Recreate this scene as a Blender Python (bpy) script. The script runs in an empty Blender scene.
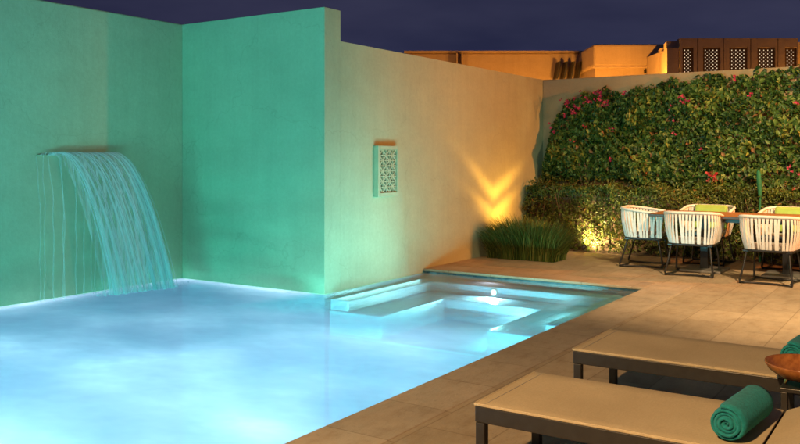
import bpy, bmesh, math, random
import numpy as np
from mathutils import Vector, Matrix
R = math.radians
C = bpy.context.scene.collection
sc = bpy.context.scene

# ------------------------------------------------------------------ camera
TH = 33.23
cam_d = bpy.data.cameras.new('camera'); cam = bpy.data.objects.new('camera', cam_d); C.objects.link(cam)
cam.location = (0, 0, 1.5); cam.rotation_euler = (R(90), 0, R(TH))
cam_d.sensor_width = 36; cam_d.lens = 835 / 800 * 36
cam_d.shift_y = -(222 - 157) / 800
cam_d.clip_start = 0.05; cam_d.clip_end = 1500
sc.camera = cam
CT, ST = math.cos(R(TH)), math.sin(R(TH))
def cw(right, fwd, z=0.0):            # metres right of / ahead of the view point -> world (only used to lay out the far buildings)
    return Vector((right * CT - fwd * ST, right * ST + fwd * CT, z))

# ------------------------------------------------------------------ render settings
sc.view_settings.view_transform = 'Standard'; sc.view_settings.look = 'None'
sc.view_settings.exposure = 0.0; sc.view_settings.gamma = 1.0; sc.view_settings.use_curve_mapping = False
sc.render.engine = 'CYCLES'
sc.cycles.use_denoising = True
sc.cycles.max_bounces = 6; sc.cycles.diffuse_bounces = 3; sc.cycles.glossy_bounces = 2
sc.cycles.transparent_max_bounces = 12; sc.cycles.caustics_reflective = False; sc.cycles.caustics_refractive = False

# ------------------------------------------------------------------ dusk sky
W = bpy.data.worlds.new('World'); sc.world = W; W.use_nodes = True
nt = W.node_tree; nt.nodes.clear()
out = nt.nodes.new('ShaderNodeOutputWorld'); bg = nt.nodes.new('ShaderNodeBackground')
tc = nt.nodes.new('ShaderNodeTexCoord'); sep = nt.nodes.new('ShaderNodeSeparateXYZ')
grad = nt.nodes.new('ShaderNodeValToRGB')
nt.links.new(tc.outputs['Generated'], sep.inputs[0]); nt.links.new(sep.outputs['Z'], grad.inputs[0])
e = grad.color_ramp.elements
e[0].position = 0.0; e[0].color = (0.034, 0.040, 0.095, 1)
e[1].position = 0.6; e[1].color = (0.018, 0.019, 0.045, 1)
e2 = e.new(0.16); e2.color = (0.026, 0.029, 0.068, 1)
mp = nt.nodes.new('ShaderNodeMapping'); mp.inputs['Scale'].default_value = (1, 1, 4)
nz = nt.nodes.new('ShaderNodeTexNoise'); nz.inputs['Scale'].default_value = 3.2; nz.inputs['Detail'].default_value = 5
nt.links.new(tc.outputs['Generated'], mp.inputs[0]); nt.links.new(mp.outputs[0], nz.inputs['Vector'])
cr = nt.nodes.new('ShaderNodeValToRGB'); cr.color_ramp.elements[0].position = .35; cr.color_ramp.elements[1].position = .75
cr.color_ramp.elements[0].color = (.68, .68, .74, 1); cr.color_ramp.elements[1].color = (1.5, 1.38, 1.2, 1)
nt.links.new(nz.outputs['Fac'], cr.inputs[0])
mx = nt.nodes.new('ShaderNodeMix'); mx.data_type = 'RGBA'; mx.blend_type = 'MULTIPLY'; mx.inputs['Factor'].default_value = 1
nt.links.new(grad.outputs[0], mx.inputs['A']); nt.links.new(cr.outputs[0], mx.inputs['B'])
nt.links.new(mx.outputs['Result'], bg.inputs['Color']); bg.inputs['Strength'].default_value = 1.0
nt.links.new(bg.outputs[0], out.inputs[0])

# ------------------------------------------------------------------ lights
def lamp(name, typ, loc, energy, color, target=None, **kw):
    d = bpy.data.lights.new(name, typ); d.energy = energy; d.color = color
    for k, v in kw.items(): setattr(d, k, v)
    o = bpy.data.objects.new(name, d); C.objects.link(o); o.location = loc
    if target is not None:
        o.rotation_euler = (Vector(target) - Vector(loc)).to_track_quat('-Z', 'Y').to_euler()
    return o
WARM = (1.0, 0.56, 0.22)
AMBER = (1.0, 0.38, 0.05)
POOL = (0.36, 0.86, 1.0)
# faint light of the night sky
moon = lamp('moon', 'SUN', (0, 0, 20), 0.03, (0.8, 0.85, 1.0), angle=R(0.5)); moon.rotation_euler = (R(35), 0, R(-30))
# flood lamps under the eave of the house behind the camera
lamp('house_floodlight', 'SPOT', (-1.4, -1.6, 4.4), 2500, (1.0, .63, .31), (-.6, 5.4, 0), spot_size=R(74), spot_blend=0.9, shadow_soft_size=0.10)
# added lamps out of view: one over the terrace, washes for walls and climber
lamp('terrace_fill_lamp', 'SPOT', (.4, 6.6, 5.0), 2600, (1.0, .67, .36), (-.8, 10.3, 0.2), spot_size=R(74), spot_blend=0.8, shadow_soft_size=0.12)
lamp('terrace_fill_lamp', 'SPOT', (2.6, 11.6, 2.7), 2500, (1.0, .25, .03), (-5.9, 11.2, 1.5), spot_size=R(60), spot_blend=1.0, shadow_soft_size=0.12)
lamp('terrace_fill_lamp', 'SPOT', (4.5, 5.6, 3.1), 240, (1.0, .48, .10), (-7.6, 7.6, 2.7), spot_size=R(48), spot_blend=0.9, shadow_soft_size=0.12)
lamp('terrace_fill_lamp', 'SPOT', (.6, 8.3, 4.6), 1500, (1.0, .78, .40), (-2.2, 13.3, 1.3), spot_size=R(58), spot_blend=1.0, shadow_soft_size=0.10)
# underwater lamps; the long ones have no fittings, sized for even light
WZ = -0.05
lamp('pool_lamp', 'AREA', (-2.98, 3.2, -2.0), 490, POOL, (-8.2, 3.2, 0.4), shape='RECTANGLE', size=8.0, size_y=0.2)
lamp('pool_lamp', 'AREA', (-5.6, -1.9, -1.6), 2000, POOL, (-5.9, 7, 0.6), shape='RECTANGLE', size=4.6, size_y=.12)  # added unseen end lamp, greens the tall walls
lamp('pool_lamp', 'AREA', (-4.70, 9.28, -0.18), 48, (0.62, 0.90, 1.0), (-4.5, 5.0, -0.5), shape='DISK', size=0.09)
lamp('pool_lamp', 'AREA', (-3.28, 8.2, -0.20), 36, (.42, .9, .9), (-5.9, 7.9, 0.9), shape='RECTANGLE', size=1.2, size_y=.04)  # added unseen side lamp for pale green on the low wall
lamp('pool_lamp', 'AREA', (-3.94, 8.2, -0.36), 26, (.6, .9, 1.0), (-5.2, 8.2, -.42), shape='RECTANGLE', size=1.1, size_y=.05)  # added unseen lamp to brighten the spa floor
# added unseen strips that brighten the water's edge along the walls
lamp('waterline_fill_strip', 'AREA', (-8.17, 2.7, -0.16), 24, (.6, .88, 1.0), (-6.2, 2.7, 0.9), shape='RECTANGLE', size=9.2, size_y=0.03)
lamp('waterline_fill_strip', 'AREA', (-7.03, 7.39, -0.16), 5, (.6, .88, 1.0), (-7.03, 5.4, 0.9), shape='RECTANGLE', size=2.2, size_y=0.03)
lamp('waterline_fill_strip', 'AREA', (-5.85, 8.45, -0.09), 2.2, (.6, .88, 1.0), (-4.4, 8.45, 0.6), shape='RECTANGLE', size=1.9, size_y=0.02)

# ------------------------------------------------------------------ helpers
class MB:
    def __init__(s): s.v = []; s.f = []; s.smooth = []
    def add(s, vs, fs, sm=False):
        n = len(s.v); s.v += [tuple(v) for v in vs]; s.f += [tuple(i + n for i in f) for f in fs]; s.smooth += [sm] * len(fs)
    def box(s, x0, x1, y0, y1, z0, z1, M=None):
        vs = [Vector(p) for p in ((x0,y0,z0),(x1,y0,z0),(x1,y1,z0),(x0,y1,z0),(x0,y0,z1),(x1,y0,z1),(x1,y1,z1),(x0,y1,z1))]
        if M is not None: vs = [M @ v for v in vs]
        s.add(vs, [(0,3,2,1),(4,5,6,7),(0,1,5,4),(1,2,6,5),(2,3,7,6),(3,0,4,7)])
    def tube(s, pts, r, seg=8, closed=False, flat=1.0):
        pts = [Vector(p) for p in pts]; n = len(pts)
        rs = r if isinstance(r, (list, tuple)) else [r] * n
        rings = []; up = None
        for i, p in enumerate(pts):
            if closed: t = pts[(i + 1) % n] - pts[i - 1]
            else: t = pts[min(i + 1, n - 1)] - pts[max(i - 1, 0)]
            t.normalize()
            if up is None: up = Vector((0, 0, 1)) if abs(t.z) < .9 else Vector((0, 1, 0))
            a = t.cross(up)
            if a.length < 1e-4: a = t.cross(Vector((1, 0, 0)))
            a.normalize(); b = t.cross(a).normalized(); up = -b if (-b).dot(up) > 0 else b
            rings.append([p + a * math.cos(2*math.pi*k/seg) * rs[i] + b * math.sin(2*math.pi*k/seg) * rs[i] * flat for k in range(seg)])
        vs = [v for rg in rings for v in rg]; fs = []
        m = n if closed else n - 1
        for i in range(m):
            j = (i + 1) % n
            for k in range(seg):
                l = (k + 1) % seg; fs.append((i*seg+k, i*seg+l, j*seg+l, j*seg+k))
        s.add(vs, fs, True)
        if not closed: s.add(rings[0], [tuple(range(seg))[::-1]]); s.add(rings[-1], [tuple(range(seg))])
    def lathe(s, prof, c=(0,0,0), seg=40, M=None):
        vs = []; fs = []
        for r, z in prof:
            for k in range(seg):
                a = 2*math.pi*k/seg; v = Vector((c[0]+r*math.cos(a), c[1]+r*math.sin(a), c[2]+z)); vs.append(M @ v if M else v)
        for i in range(len(prof)-1):
            for k in range(seg):
                l = (k+1) % seg; fs.append((i*seg+k, i*seg+l, (i+1)*seg+l, (i+1)*seg+k))
        s.add(vs, fs, True)
    def build(s, name, mat, parent=None, bevel=0, loc=None):
        me = bpy.data.meshes.new(name); me.from_pydata(s.v, [], s.f)
        me.polygons.foreach_set('use_smooth', s.smooth); me.update()
        me.materials.append(mat)
        o = bpy.data.objects.new(name, me); C.objects.link(o)
        if parent: o.parent = parent
        if loc: o.location = loc
        if bevel:
            b = o.modifiers.new('bevel', 'BEVEL'); b.width = bevel; b.segments = 2; b.limit_method = 'ANGLE'
        return o
def tag(o, label=None, cat=None, group=None, kind=None):
    if label: o['label'] = label
    if cat: o['category'] = cat
    if group: o['group'] = group
    if kind: o['kind'] = kind
    return o
def empty(name, loc, rz=0, label=None, cat=None, group=None):
    o = bpy.data.objects.new(name, None); C.objects.link(o); o.location = loc; o.rotation_euler = (0, 0, rz); o.empty_display_size = .1
    return tag(o, label, cat, group)
def copy_tree(o, parent=None):
    c = o.copy(); C.objects.link(c)
    if parent: c.parent = parent
    for ch in list(o.children): copy_tree(ch, c)
    return c

# ------------------------------------------------------------------ materials
def mat(name): 
    m = bpy.data.materials.new(name); m.use_nodes = True; n = m.node_tree
    return m, n, n.nodes['Principled BSDF']
def N(n, t, **kw):
    x = n.nodes.new(t)
    for k, v in kw.items():
        if k in x.inputs: x.inputs[k].default_value = v
        else: setattr(x, k, v)
    return x
def ramp(n, src, stops):
    r = n.nodes.new('ShaderNodeValToRGB'); n.links.new(src, r.inputs[0]); el = r.color_ramp.elements
    el[0].position, el[0].color = stops[0][0], (*stops[0][1], 1); el[1].position, el[1].color = stops[-1][0], (*stops[-1][1], 1)
    for p, c in stops[1:-1]: q = el.new(p); q.color = (*c, 1)
    return r.outputs[0]
def g3(v): return (v, v, v)
def objco(n, scale=(1,1,1)):
    t = N(n, 'ShaderNodeTexCoord'); m = N(n, 'ShaderNodeMapping', Scale=scale); n.links.new(t.outputs['Object'], m.inputs[0]); return m.outputs[0]
def mul(n, a, b, f=1.0, mode='MULTIPLY'):
    m = N(n, 'ShaderNodeMix', data_type='RGBA', blend_type=mode); m.inputs['Factor'].default_value = f
    n.links.new(a, m.inputs['A']); n.links.new(b, m.inputs['B']); return m.outputs['Result']
def bump(n, bs, h, strength, dist=.01, prev=None):
    b = N(n, 'ShaderNodeBump', Strength=strength, Distance=dist); n.links.new(h, b.inputs['Height'])
    if prev: n.links.new(prev, b.inputs['Normal'])
    n.links.new(b.outputs[0], bs.inputs['Normal']); return b.outputs[0]
def noise(n, co, scale, detail=4, rough=.55):
    x = N(n, 'ShaderNodeTexNoise', Scale=scale, Detail=detail, Roughness=rough); n.links.new(co, x.inputs['Vector']); return x.outputs['Fac']
def simple(name, col, rough=.6, metal=0, var=.12, nscale=8, bstr=0, bscale=60, spec=.5, bdist=.004):
    m, n, b = mat(name); co = objco(n)
    f = noise(n, co, nscale)
    c = ramp(n, f, [(.25, tuple(x*(1-var) for x in col)), (.75, tuple(min(1, x*(1+var)) for x in col))])
    n.links.new(c, b.inputs['Base Color']); b.inputs['Roughness'].default_value = rough; b.inputs['Metallic'].default_value = metal
    b.inputs['Specular IOR Level'].default_value = spec
    if bstr: bump(n, b, noise(n, co, bscale, 5), bstr, bdist)
    return m
def stucco(name, col, var=.06, patch=0.03, streak=.05):
    m, n, b = mat(name); co = objco(n)
    a = ramp(n, noise(n, co, .9, 6, .6), [(.3, tuple(x*(1-var) for x in col)), (.7, tuple(x*(1+var) for x in col))])
    st = ramp(n, noise(n, objco(n, (5, 5, .35)), 1.6, 5, .65), [(.35, g3(1-streak)), (.6, g3(1))])
    a = mul(n, a, st)
    fine = ramp(n, noise(n, co, 24, 6, .7), [(.3, g3(.93)), (.7, g3(1.05))]); a = mul(n, a, fine)
    sp = ramp(n, noise(n, co, 3.4, 8, .75), [(.66, g3(1)), (.74, g3(1-patch-.06))]); a = mul(n, a, sp)
    tw = ramp(n, noise(n, objco(n, (1.2, 1.2, 2.6)), 2.4, 3, .4), [(.35, g3(.975)), (.65, g3(1.02))]); a = mul(n, a, tw)
    vo = N(n, 'ShaderNodeTexVoronoi', Scale=.55); vo.feature = 'DISTANCE_TO_EDGE'
    wn = N(n, 'ShaderNodeTexNoise', Scale=2.5, Detail=6); n.links.new(co, wn.inputs['Vector'])
    wv = N(n, 'ShaderNodeMix', data_type='RGBA', blend_type='LINEAR_LIGHT'); wv.inputs['Factor'].default_value = .25; n.links.new(co, wv.inputs['A']); n.links.new(wn.outputs['Color'], wv.inputs['B']); n.links.new(wv.outputs['Result'], vo.inputs['Vector'])
    a = mul(n, a, ramp(n, vo.outputs['Distance'], [(.0, g3(.80)), (.004, g3(1))]), .6)
    n.links.new(a, b.inputs['Base Color']); b.inputs['Roughness'].default_value = .88; b.inputs['Specular IOR Level'].default_value = .25
    p = bump(n, b, noise(n, co, 3.0, 3), .25, .05)
    bump(n, b, noise(n, co, 55, 8, .7), .45, .006, p)
    return m
M = {}
M['stucco'] = stucco('painted_stucco', (.42, .51, .335))
M['stucco_back'] = stucco('weathered_stucco', (.42, .28, .155), patch=.15)
M['facade'] = stucco('facade_plaster', (.45, .36, .25))
M['frame'] = simple('dark_aluminium', (.055, .05, .042), .42, .6, .15, 20, .1, 200)
M['dark_metal'] = simple('dark_metal', (.03, .03, .03), .4, .5, .1, 20)
M['rope'] = simple('cream_rope', (.70, .66, .60), .8, 0, .10, 30, .5, 260)
M['lime'] = simple('lime_fabric', (.30, .42, .08), .9, 0, .1, 14, .4, 300)
M['cushion'] = simple('grey_fabric', (.35, .34, .31), .9, 0, .1, 14, .4, 300)
M['soil'] = simple('soil', (.09, .06, .035), .95, 0, .3, 9, .9, 18, bdist=.03)
M['soilground'] = simple('sandy_ground', (.22, .17, .11), .95, 0, .2, .5)
M['stem'] = simple('stem_bark', (.12, .08, .045), .9, 0, .3, 20, .5, 60)
M['brass'] = simple('brass', (.55, .40, .14), .35, .8, .1, 20)
M['plate'] = simple('grey_steel', (.22, .21, .19), .5, .4, .1, 10)

def deck_mat(name, w, h, col, offs=.5, mortar=.006, rot=0):
    m, n, b = mat(name); t = N(n, 'ShaderNodeTexCoord'); mp = N(n, 'ShaderNodeMapping'); mp.inputs['Rotation'].default_value = (0, 0, rot)
    n.links.new(t.outputs['Object'], mp.inputs[0]); co = mp.outputs[0]
    br = N(n, 'ShaderNodeTexBrick', Scale=1.0); br.offset = offs
    br.inputs['Brick Width'].default_value = w; br.inputs['Row Height'].default_value = h
    br.inputs['Mortar Size'].default_value = mortar; br.inputs['Mortar Smooth'].default_value = .5; br.inputs['Bias'].default_value = 0
    br.inputs['Color1'].default_value = (.90, .88, .85, 1); br.inputs['Color2'].default_value = (1.08, 1.07, 1.05, 1); br.inputs['Mortar'].default_value = (.70, .66, .60, 1)
    n.links.new(co, br.inputs['Vector'])
    a = ramp(n, noise(n, co, .8, 6, .65), [(.3, tuple(x*.72 for x in col)), (.7, tuple(x*1.18 for x in col))])
    c1 = N(n, 'ShaderNodeMapping', Scale=(2.2, 4.5, 1)); n.links.new(co, c1.inputs[0])
    vein = ramp(n, noise(n, c1.outputs[0], 2.2, 8, .7), [(.28, (.78, .72, .64)), (.5, g3(1)), (.75, g3(1.10))])
    a = mul(n, a, vein); a = mul(n, a, br.outputs['Color'])
    spot = ramp(n, noise(n, co, 26, 8, .75), [(.32, g3(.55)), (.42, g3(1))]); a = mul(n, a, spot, .7)
    n.links.new(a, b.inputs['Base Color'])
    n.links.new(ramp(n, noise(n, co, 2.5, 5), [(.3, g3(.42)), (.7, g3(.75))]), b.inputs['Roughness'])
    p = bump(n, b, br.outputs['Fac'], -.6, .008)
    p = bump(n, b, noise(n, c1.outputs[0], 5, 8, .7), .5, .012, p)
    bump(n, b, noise(n, co, 90, 4), .25, .003, p)
    return m
M['deck'] = deck_mat('travertine_paving', .61, .405 , (.43, .335, .215), rot=R(90))
M['coping'] = deck_mat('travertine_coping', .61, 5.0, (.45, .36, .25), offs=0, rot=R(90))
M['coping_x'] = deck_mat('travertine_coping_far', .61, 5.0, (.45, .36, .25), offs=0)

def wood_mat(name, c0, c1, sc_=(1, 14, 14), rough=.4, slat=None):
    m, n, b = mat(name); co = objco(n, sc_)
    f = noise(n, co, 3, 6, .6); c = ramp(n, f, [(.3, c0), (.7, c1)])
    if slat:
        t = N(n, 'ShaderNodeTexCoord'); w = N(n, 'ShaderNodeTexBrick', Scale=1); w.offset = 0
        n.links.new(t.outputs['Object'], w.inputs['Vector'])
        w.inputs['Brick Width'].default_value = 50; w.inputs['Row Height'].default_value = slat; w.inputs['Mortar Size'].default_value = .003
        w.inputs['Color1'].default_value = (.85, .85, .85, 1); w.inputs['Color2'].default_value = (1.1, 1.1, 1.1, 1); w.inputs['Mortar'].default_value = (.15, .12, .1, 1)
        c = mul(n, c, w.outputs['Color'])
    n.links.new(c, b.inputs['Base Color']); b.inputs['Roughness'].default_value = rough
    bump(n, b, f, .15, .003); return m
M['wood'] = wood_mat('teak', (.30, .12, .035), (.48, .21, .07), slat=.095)
M['bowlwood'] = wood_mat('bowl_wood', (.22, .07, .018), (.42, .16, .04), (14, 3, 14), .22)

def sling_mat():
    m, n, b = mat('sling_fabric'); co = objco(n)
    w = N(n, 'ShaderNodeTexWave', Scale=160, Distortion=.3); n.links.new(co, w.inputs['Vector'])
    a = ramp(n, noise(n, co, 2.5, 5), [(.3, (.46, .36, .21)), (.7, (.53, .42, .25))])
    fine = ramp(n, noise(n, co, 120, 3), [(.3, g3(.9)), (.7, g3(1.06))])
    n.links.new(mul(n, a, fine), b.inputs['Base Color']); b.inputs['Roughness'].default_value = .75; b.inputs['Specular IOR Level'].default_value = .3
    cre = N(n, 'ShaderNodeMapping', Scale=(6, 1.1, 1)); n.links.new(co, cre.inputs[0])
    p = bump(n, b, noise(n, cre.outputs[0], 2.2, 4), .35, .02)
    bump(n, b, w.outputs['Fac'], .15, .001, p); return m
M['sling'] = sling_mat()
def towel_mat():
    m, n, b = mat('teal_terry'); co = objco(n)
    a = ramp(n, noise(n, co, 70, 6, .7), [(.3, (.008, .17, .17)), (.7, (.018, .31, .31))])
    n.links.new(a, b.inputs['Base Color']); b.inputs['Roughness'].default_value = .95; b.inputs['Specular IOR Level'].default_value = .15
    b.inputs['Sheen Weight'].default_value = .08
    p = bump(n, b, noise(n, co, 18, 4), .5, .012)
    bump(n, b, noise(n, co, 240, 4, .8), 1.0, .005, p); return m
M['towel'] = towel_mat()
def leaf_mat(name, stops, scale=1.3, trans=.3, rough=.45):
    m, n, b = mat(name); g = N(n, 'ShaderNodeNewGeometry'); co = objco(n)
    wn = N(n, 'ShaderNodeTexWhiteNoise', noise_dimensions='3D')
    at = N(n, 'ShaderNodeAttribute', attribute_name='tint')
    c = ramp(n, at.outputs['Fac'], stops)
    cl = ramp(n, noise(n, co, scale, 4), [(.3, (.7, .72, .7)), (.7, (1.25, 1.2, 1.0))]); c = mul(n, c, cl)
    n.links.new(c, b.inputs['Base Color']); b.inputs['Roughness'].default_value = rough; b.inputs['Specular IOR Level'].default_value = .35
    tr = N(n, 'ShaderNodeBsdfTranslucent'); n.links.new(c, tr.inputs['Color']); mxs = N(n, 'ShaderNodeMixShader'); mxs.inputs[0].default_value = trans
    o = n.nodes['Material Output']; n.links.new(b.outputs[0], mxs.inputs[1]); n.links.new(tr.outputs[0], mxs.inputs[2]); n.links.new(mxs.outputs[0], o.inputs[0])
    return m
M['boug'] = leaf_mat('bougainvillea_leaf', [(0, (.015, .04, .012)), (.35, (.06, .125, .025)), (.7, (.17, .24, .05)), (.93, (.34, .36, .09)), (1, (.28, .13, .05))])
M['hedge'] = leaf_mat('hedge_leaf', [(0, (.035, .05, .01)), (.4, (.10, .14, .025)), (.8, (.20, .23, .05)), (1, (.26, .14, .04))])
M['grass'] = leaf_mat('grass_blade', [(0, (.03, .07, .014)), (.6, (.09, .15, .03)), (1, (.24, .25, .07))], 2.0, .25)
def petal(name, col):
    m, n, b = mat(name); b.inputs['Base Color'].default_value = (*col, 1); b.inputs['Roughness'].default_value = .6
    co = objco(n); c = ramp(n, noise(n, co, 30), [(.3, tuple(x*.7 for x in col)), (.7, col)]); n.links.new(c, b.inputs['Base Color']); return m
M['petal'] = petal('magenta_bract', (.42, .012, .06)); M['petal_red'] = petal('red_bract', (.40, .02, .02))

def tile_mat(name, c0, c1, size=.05):
    m, n, b = mat(name); co = objco(n)
    v = N(n, 'ShaderNodeTexVoronoi', Scale=1/size); v.distance = 'CHEBYCHEV'; v.inputs['Randomness'].default_value = 0; n.links.new(co, v.inputs['Vector'])
    c = ramp(n, v.outputs['Color'], [(.2, c0), (.8, c1)])
    n.links.new(c, b.inputs['Base Color']); b.inputs['Roughness'].default_value = .3
    return m
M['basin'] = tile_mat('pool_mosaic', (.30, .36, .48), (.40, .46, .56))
M['basin_dimmed'] = tile_mat('pool_mosaic_dimmed', (.13, .17, .26), (.19, .24, .33))  # darkened copy of the mosaic so the lamp-lit basin shows dimmer through the water
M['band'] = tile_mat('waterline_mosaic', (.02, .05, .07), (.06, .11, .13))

def water_mat():
    m, n, b = mat('pool_water'); n.nodes.remove(b); o = n.nodes['Material Output']; co = objco(n)
    tr = N(n, 'ShaderNodeBsdfTransparent'); tr.inputs['Color'].default_value = (.16, .92, .66, 1)
    tl = N(n, 'ShaderNodeBsdfTranslucent'); df = N(n, 'ShaderNodeBsdfDiffuse')
    cw_ = N(n, 'ShaderNodeMapping', Scale=(.42, .62, 1)); cw_.inputs['Rotation'].default_value = (0, 0, R(-38)); n.links.new(co, cw_.inputs[0])
    # aerated water: soft drifting clouds of tiny bubbles
    f1 = noise(n, cw_.outputs[0], 1.1, 5, .55)
    hue = ramp(n, f1, [(.30, (.27, .235, .29)), (.46, (.37, .32, .37)), (.58, (.50, .42, .46)), (.72, (.80, .66, .68))])
    n.links.new(hue, tl.inputs['Color']); n.links.new(hue, df.inputs['Color'])
    am = N(n, 'ShaderNodeMixShader'); am.inputs[0].default_value = .25; n.links.new(tl.outputs[0], am.inputs[1]); n.links.new(df.outputs[0], am.inputs[2])
    sp = N(n, 'ShaderNodeSeparateXYZ'); n.links.new(co, sp.inputs[0])
    # distance mask: the raised spa corner is calm and clear, the main basin is churned by the falls
    mr = N(n, 'ShaderNodeMapRange'); mr.interpolation_type = 'SMOOTHSTEP'
    wob = N(n, 'ShaderNodeMath', operation='MULTIPLY_ADD'); n.links.new(f1, wob.inputs[0]); wob.inputs[1].default_value = 1.6; n.links.new(sp.outputs['Y'], wob.inputs[2])
    n.links.new(wob.outputs[0], mr.inputs['Value']); mr.inputs['From Min'].default_value = 6.9; mr.inputs['From Max'].default_value = 8.2
    mr.inputs['To Min'].default_value = .76; mr.inputs['To Max'].default_value = .045
    mx_ = N(n, 'ShaderNodeMapRange'); mx_.interpolation_type = 'SMOOTHSTEP'; n.links.new(sp.outputs['X'], mx_.inputs['Value'])
    mx_.inputs['From Min'].default_value = -6.3; mx_.inputs['From Max'].default_value = -5.6; mx_.inputs['To Min'].default_value = 1; mx_.inputs['To Max'].default_value = 0
    mxx = N(n, 'ShaderNodeMath', operation='MAXIMUM'); n.links.new(mr.outputs[0], mxx.inputs[0])
    sc_x = N(n, 'ShaderNodeMath', operation='MULTIPLY'); n.links.new(mx_.outputs[0], sc_x.inputs[0]); sc_x.inputs[1].default_value = .76; n.links.new(sc_x.outputs[0], mxx.inputs[1]); mr = mxx
    clr = N(n, 'ShaderNodeMapRange'); n.links.new(mr.outputs[0], clr.inputs['Value']); clr.inputs['From Min'].default_value = .045; clr.inputs['From Max'].default_value = .70
    n.links.new(ramp(n, clr.outputs[0], [(0, (.50, .95, .86)), (1, (.06, .92, .70))]), tr.inputs['Color'])
    mrx = N(n, 'ShaderNodeMath', operation='MULTIPLY'); n.links.new(mr.outputs[0], mrx.inputs[0])
    n.links.new(ramp(n, noise(n, cw_.outputs[0], 2.3, 4), [(.3, g3(.92)), (.7, g3(1.12))]), mrx.inputs[1])
    a = N(n, 'ShaderNodeMixShader'); n.links.new(mrx.outputs[0], a.inputs[0]); n.links.new(tr.outputs[0], a.inputs[1]); n.links.new(am.outputs[0], a.inputs[2])
    gl = N(n, 'ShaderNodeBsdfGlossy', Roughness=.38); gl.inputs['Color'].default_value = (1, 1, 1, 1)
    fr = N(n, 'ShaderNodeFresnel', IOR=1.33)
    bp = N(n, 'ShaderNodeBump', Strength=1.0, Distance=.08)
    n.links.new(noise(n, cw_.outputs[0], 9, 5), bp.inputs['Height'])
    n.links.new(bp.outputs[0], gl.inputs['Normal'])
    g = N(n, 'ShaderNodeMixShader'); fq = N(n, 'ShaderNodeMapRange'); n.links.new(mr.outputs[0], fq.inputs['Value']); fq.inputs['From Min'].default_value = .045; fq.inputs['From Max'].default_value = .76; fq.inputs['To Min'].default_value = .9; fq.inputs['To Max'].default_value = .12
    fm = N(n, 'ShaderNodeMath', operation='MULTIPLY'); n.links.new(fr.outputs[0], fm.inputs[0]); n.links.new(fq.outputs[0], fm.inputs[1]); n.links.new(fm.outputs[0], g.inputs[0]); n.links.new(a.outputs[0], g.inputs[1]); n.links.new(gl.outputs[0], g.inputs[2])
    n.links.new(g.outputs[0], o.inputs[0]); return m
M['water'] = water_mat()
def stream_mat(name, dens, streak=True):
    m, n, b = mat(name); n.nodes.remove(b); o = n.nodes['Material Output']
    tr = N(n, 'ShaderNodeBsdfTransparent'); tl = N(n, 'ShaderNodeBsdfTranslucent'); df = N(n, 'ShaderNodeBsdfDiffuse')
    for x in (tl, df): x.inputs['Color'].default_value = (.85, .93, .95, 1)
    am = N(n, 'ShaderNodeMixShader'); n.links.new(tl.outputs[0], am.inputs[1]); n.links.new(df.outputs[0], am.inputs[2])
    a = N(n, 'ShaderNodeMixShader'); a.inputs[0].default_value = dens
    if not streak:     # a round thread of water is thicker in its middle than at its rim
        lw = N(n, 'ShaderNodeLayerWeight', Blend=.5); iv = N(n, 'ShaderNodeMath', operation='MULTIPLY_ADD'); n.links.new(lw.outputs['Facing'], iv.inputs[0]); iv.inputs[1].default_value = -dens*1.25; iv.inputs[2].default_value = dens
        iv.use_clamp = True; n.links.new(iv.outputs[0], a.inputs[0])
    if streak:
        at = N(n, 'ShaderNodeTexCoord'); mp = N(n, 'ShaderNodeMapping', Scale=(.6, 26, .6)); n.links.new(at.outputs['Object'], mp.inputs[0])
        n.links.new(ramp(n, noise(n, mp.outputs[0], 1.0, 4, .6), [(.40, g3(dens*.12)), (.62, g3(dens*2.2))]), a.inputs[0])
    n.links.new(tr.outputs[0], a.inputs[1]); n.links.new(am.outputs[0], a.inputs[2]); n.links.new(a.outputs[0], o.inputs[0]); return m
M['stream'] = stream_mat('falling_water', .42, False)
M['veil'] = stream_mat('water_veil', .24)
M['drip'] = stream_mat('dripping_water', .24, False)
def emit(name, col, s):
    m, n, b = mat(name); b.inputs['Base Color'].default_value = (*col, 1); b.inputs['Emission Color'].default_value = (*col, 1); b.inputs['Emission Strength'].default_value = s; return m
M['lens'] = emit('lit_lens', (.85, .97, 1), 4); M['winglow'] = emit('lit_window', (1, .80, .52), .9)
M['warmlens'] = emit('warm_lens', (1, .72, .35), 3)

# ------------------------------------------------------------------ layout numbers
XA, YB, XC, YD, XP, YP = -8.2, 7.42, -5.88, 13.5, -2.9, 9.55
HT, HC = 3.2, 2.84
Y0 = -2.0       # near end of the pool

# ------------------------------------------------------------------ setting
def struct(mb, name, m, bevel=0):
    o = mb.build(name, m, bevel=bevel); o['kind'] = 'structure'; return o
b = MB()
gx0, gx1, gy0, gy1, F_ = XA-.3, 9.0, -9.0, 13.8, 400
for x0, x1, y0, y1 in ((-F_, gx0, -F_, F_), (gx1, F_, -F_, F_), (gx0, gx1, -F_, gy0), (gx0, gx1, gy1, F_)):
    b.add([(x0,y0,-.12),(x1,y0,-.12),(x1,y1,-.12),(x0,y1,-.12)], [(0,1,2,3)])
struct(b, 'ground', M['soilground'])
YE = 12.62     # planting bed starts
b = MB()
b.box(-2.47, gx1, -9.0, YE, -.3, 0); b.box(XC, -2.472, YP+.432, YE, -.3, 0); b.box(gx0, -2.472, -9.0, Y0-.432, -.3, 0)
struct(b, 'paving', M['deck'])
b = MB(); b.box(XP, -2.47, Y0-.43, YP+.43, -.06, .004); struct(b, 'pool_coping', M['coping'], .008)
b = MB(); b.box(XC, XP-.002, YP, YP+.43, -.03, .004); b.box(XA, XP-.002, Y0-.43, Y0, -.06, .004); struct(b, 'pool_coping', M['coping_x'], .008)
b = MB(); b.box(XC, gx1, YE+.002, YD, -.3, .02); struct(b, 'planting_bed', M['soil'])
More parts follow.
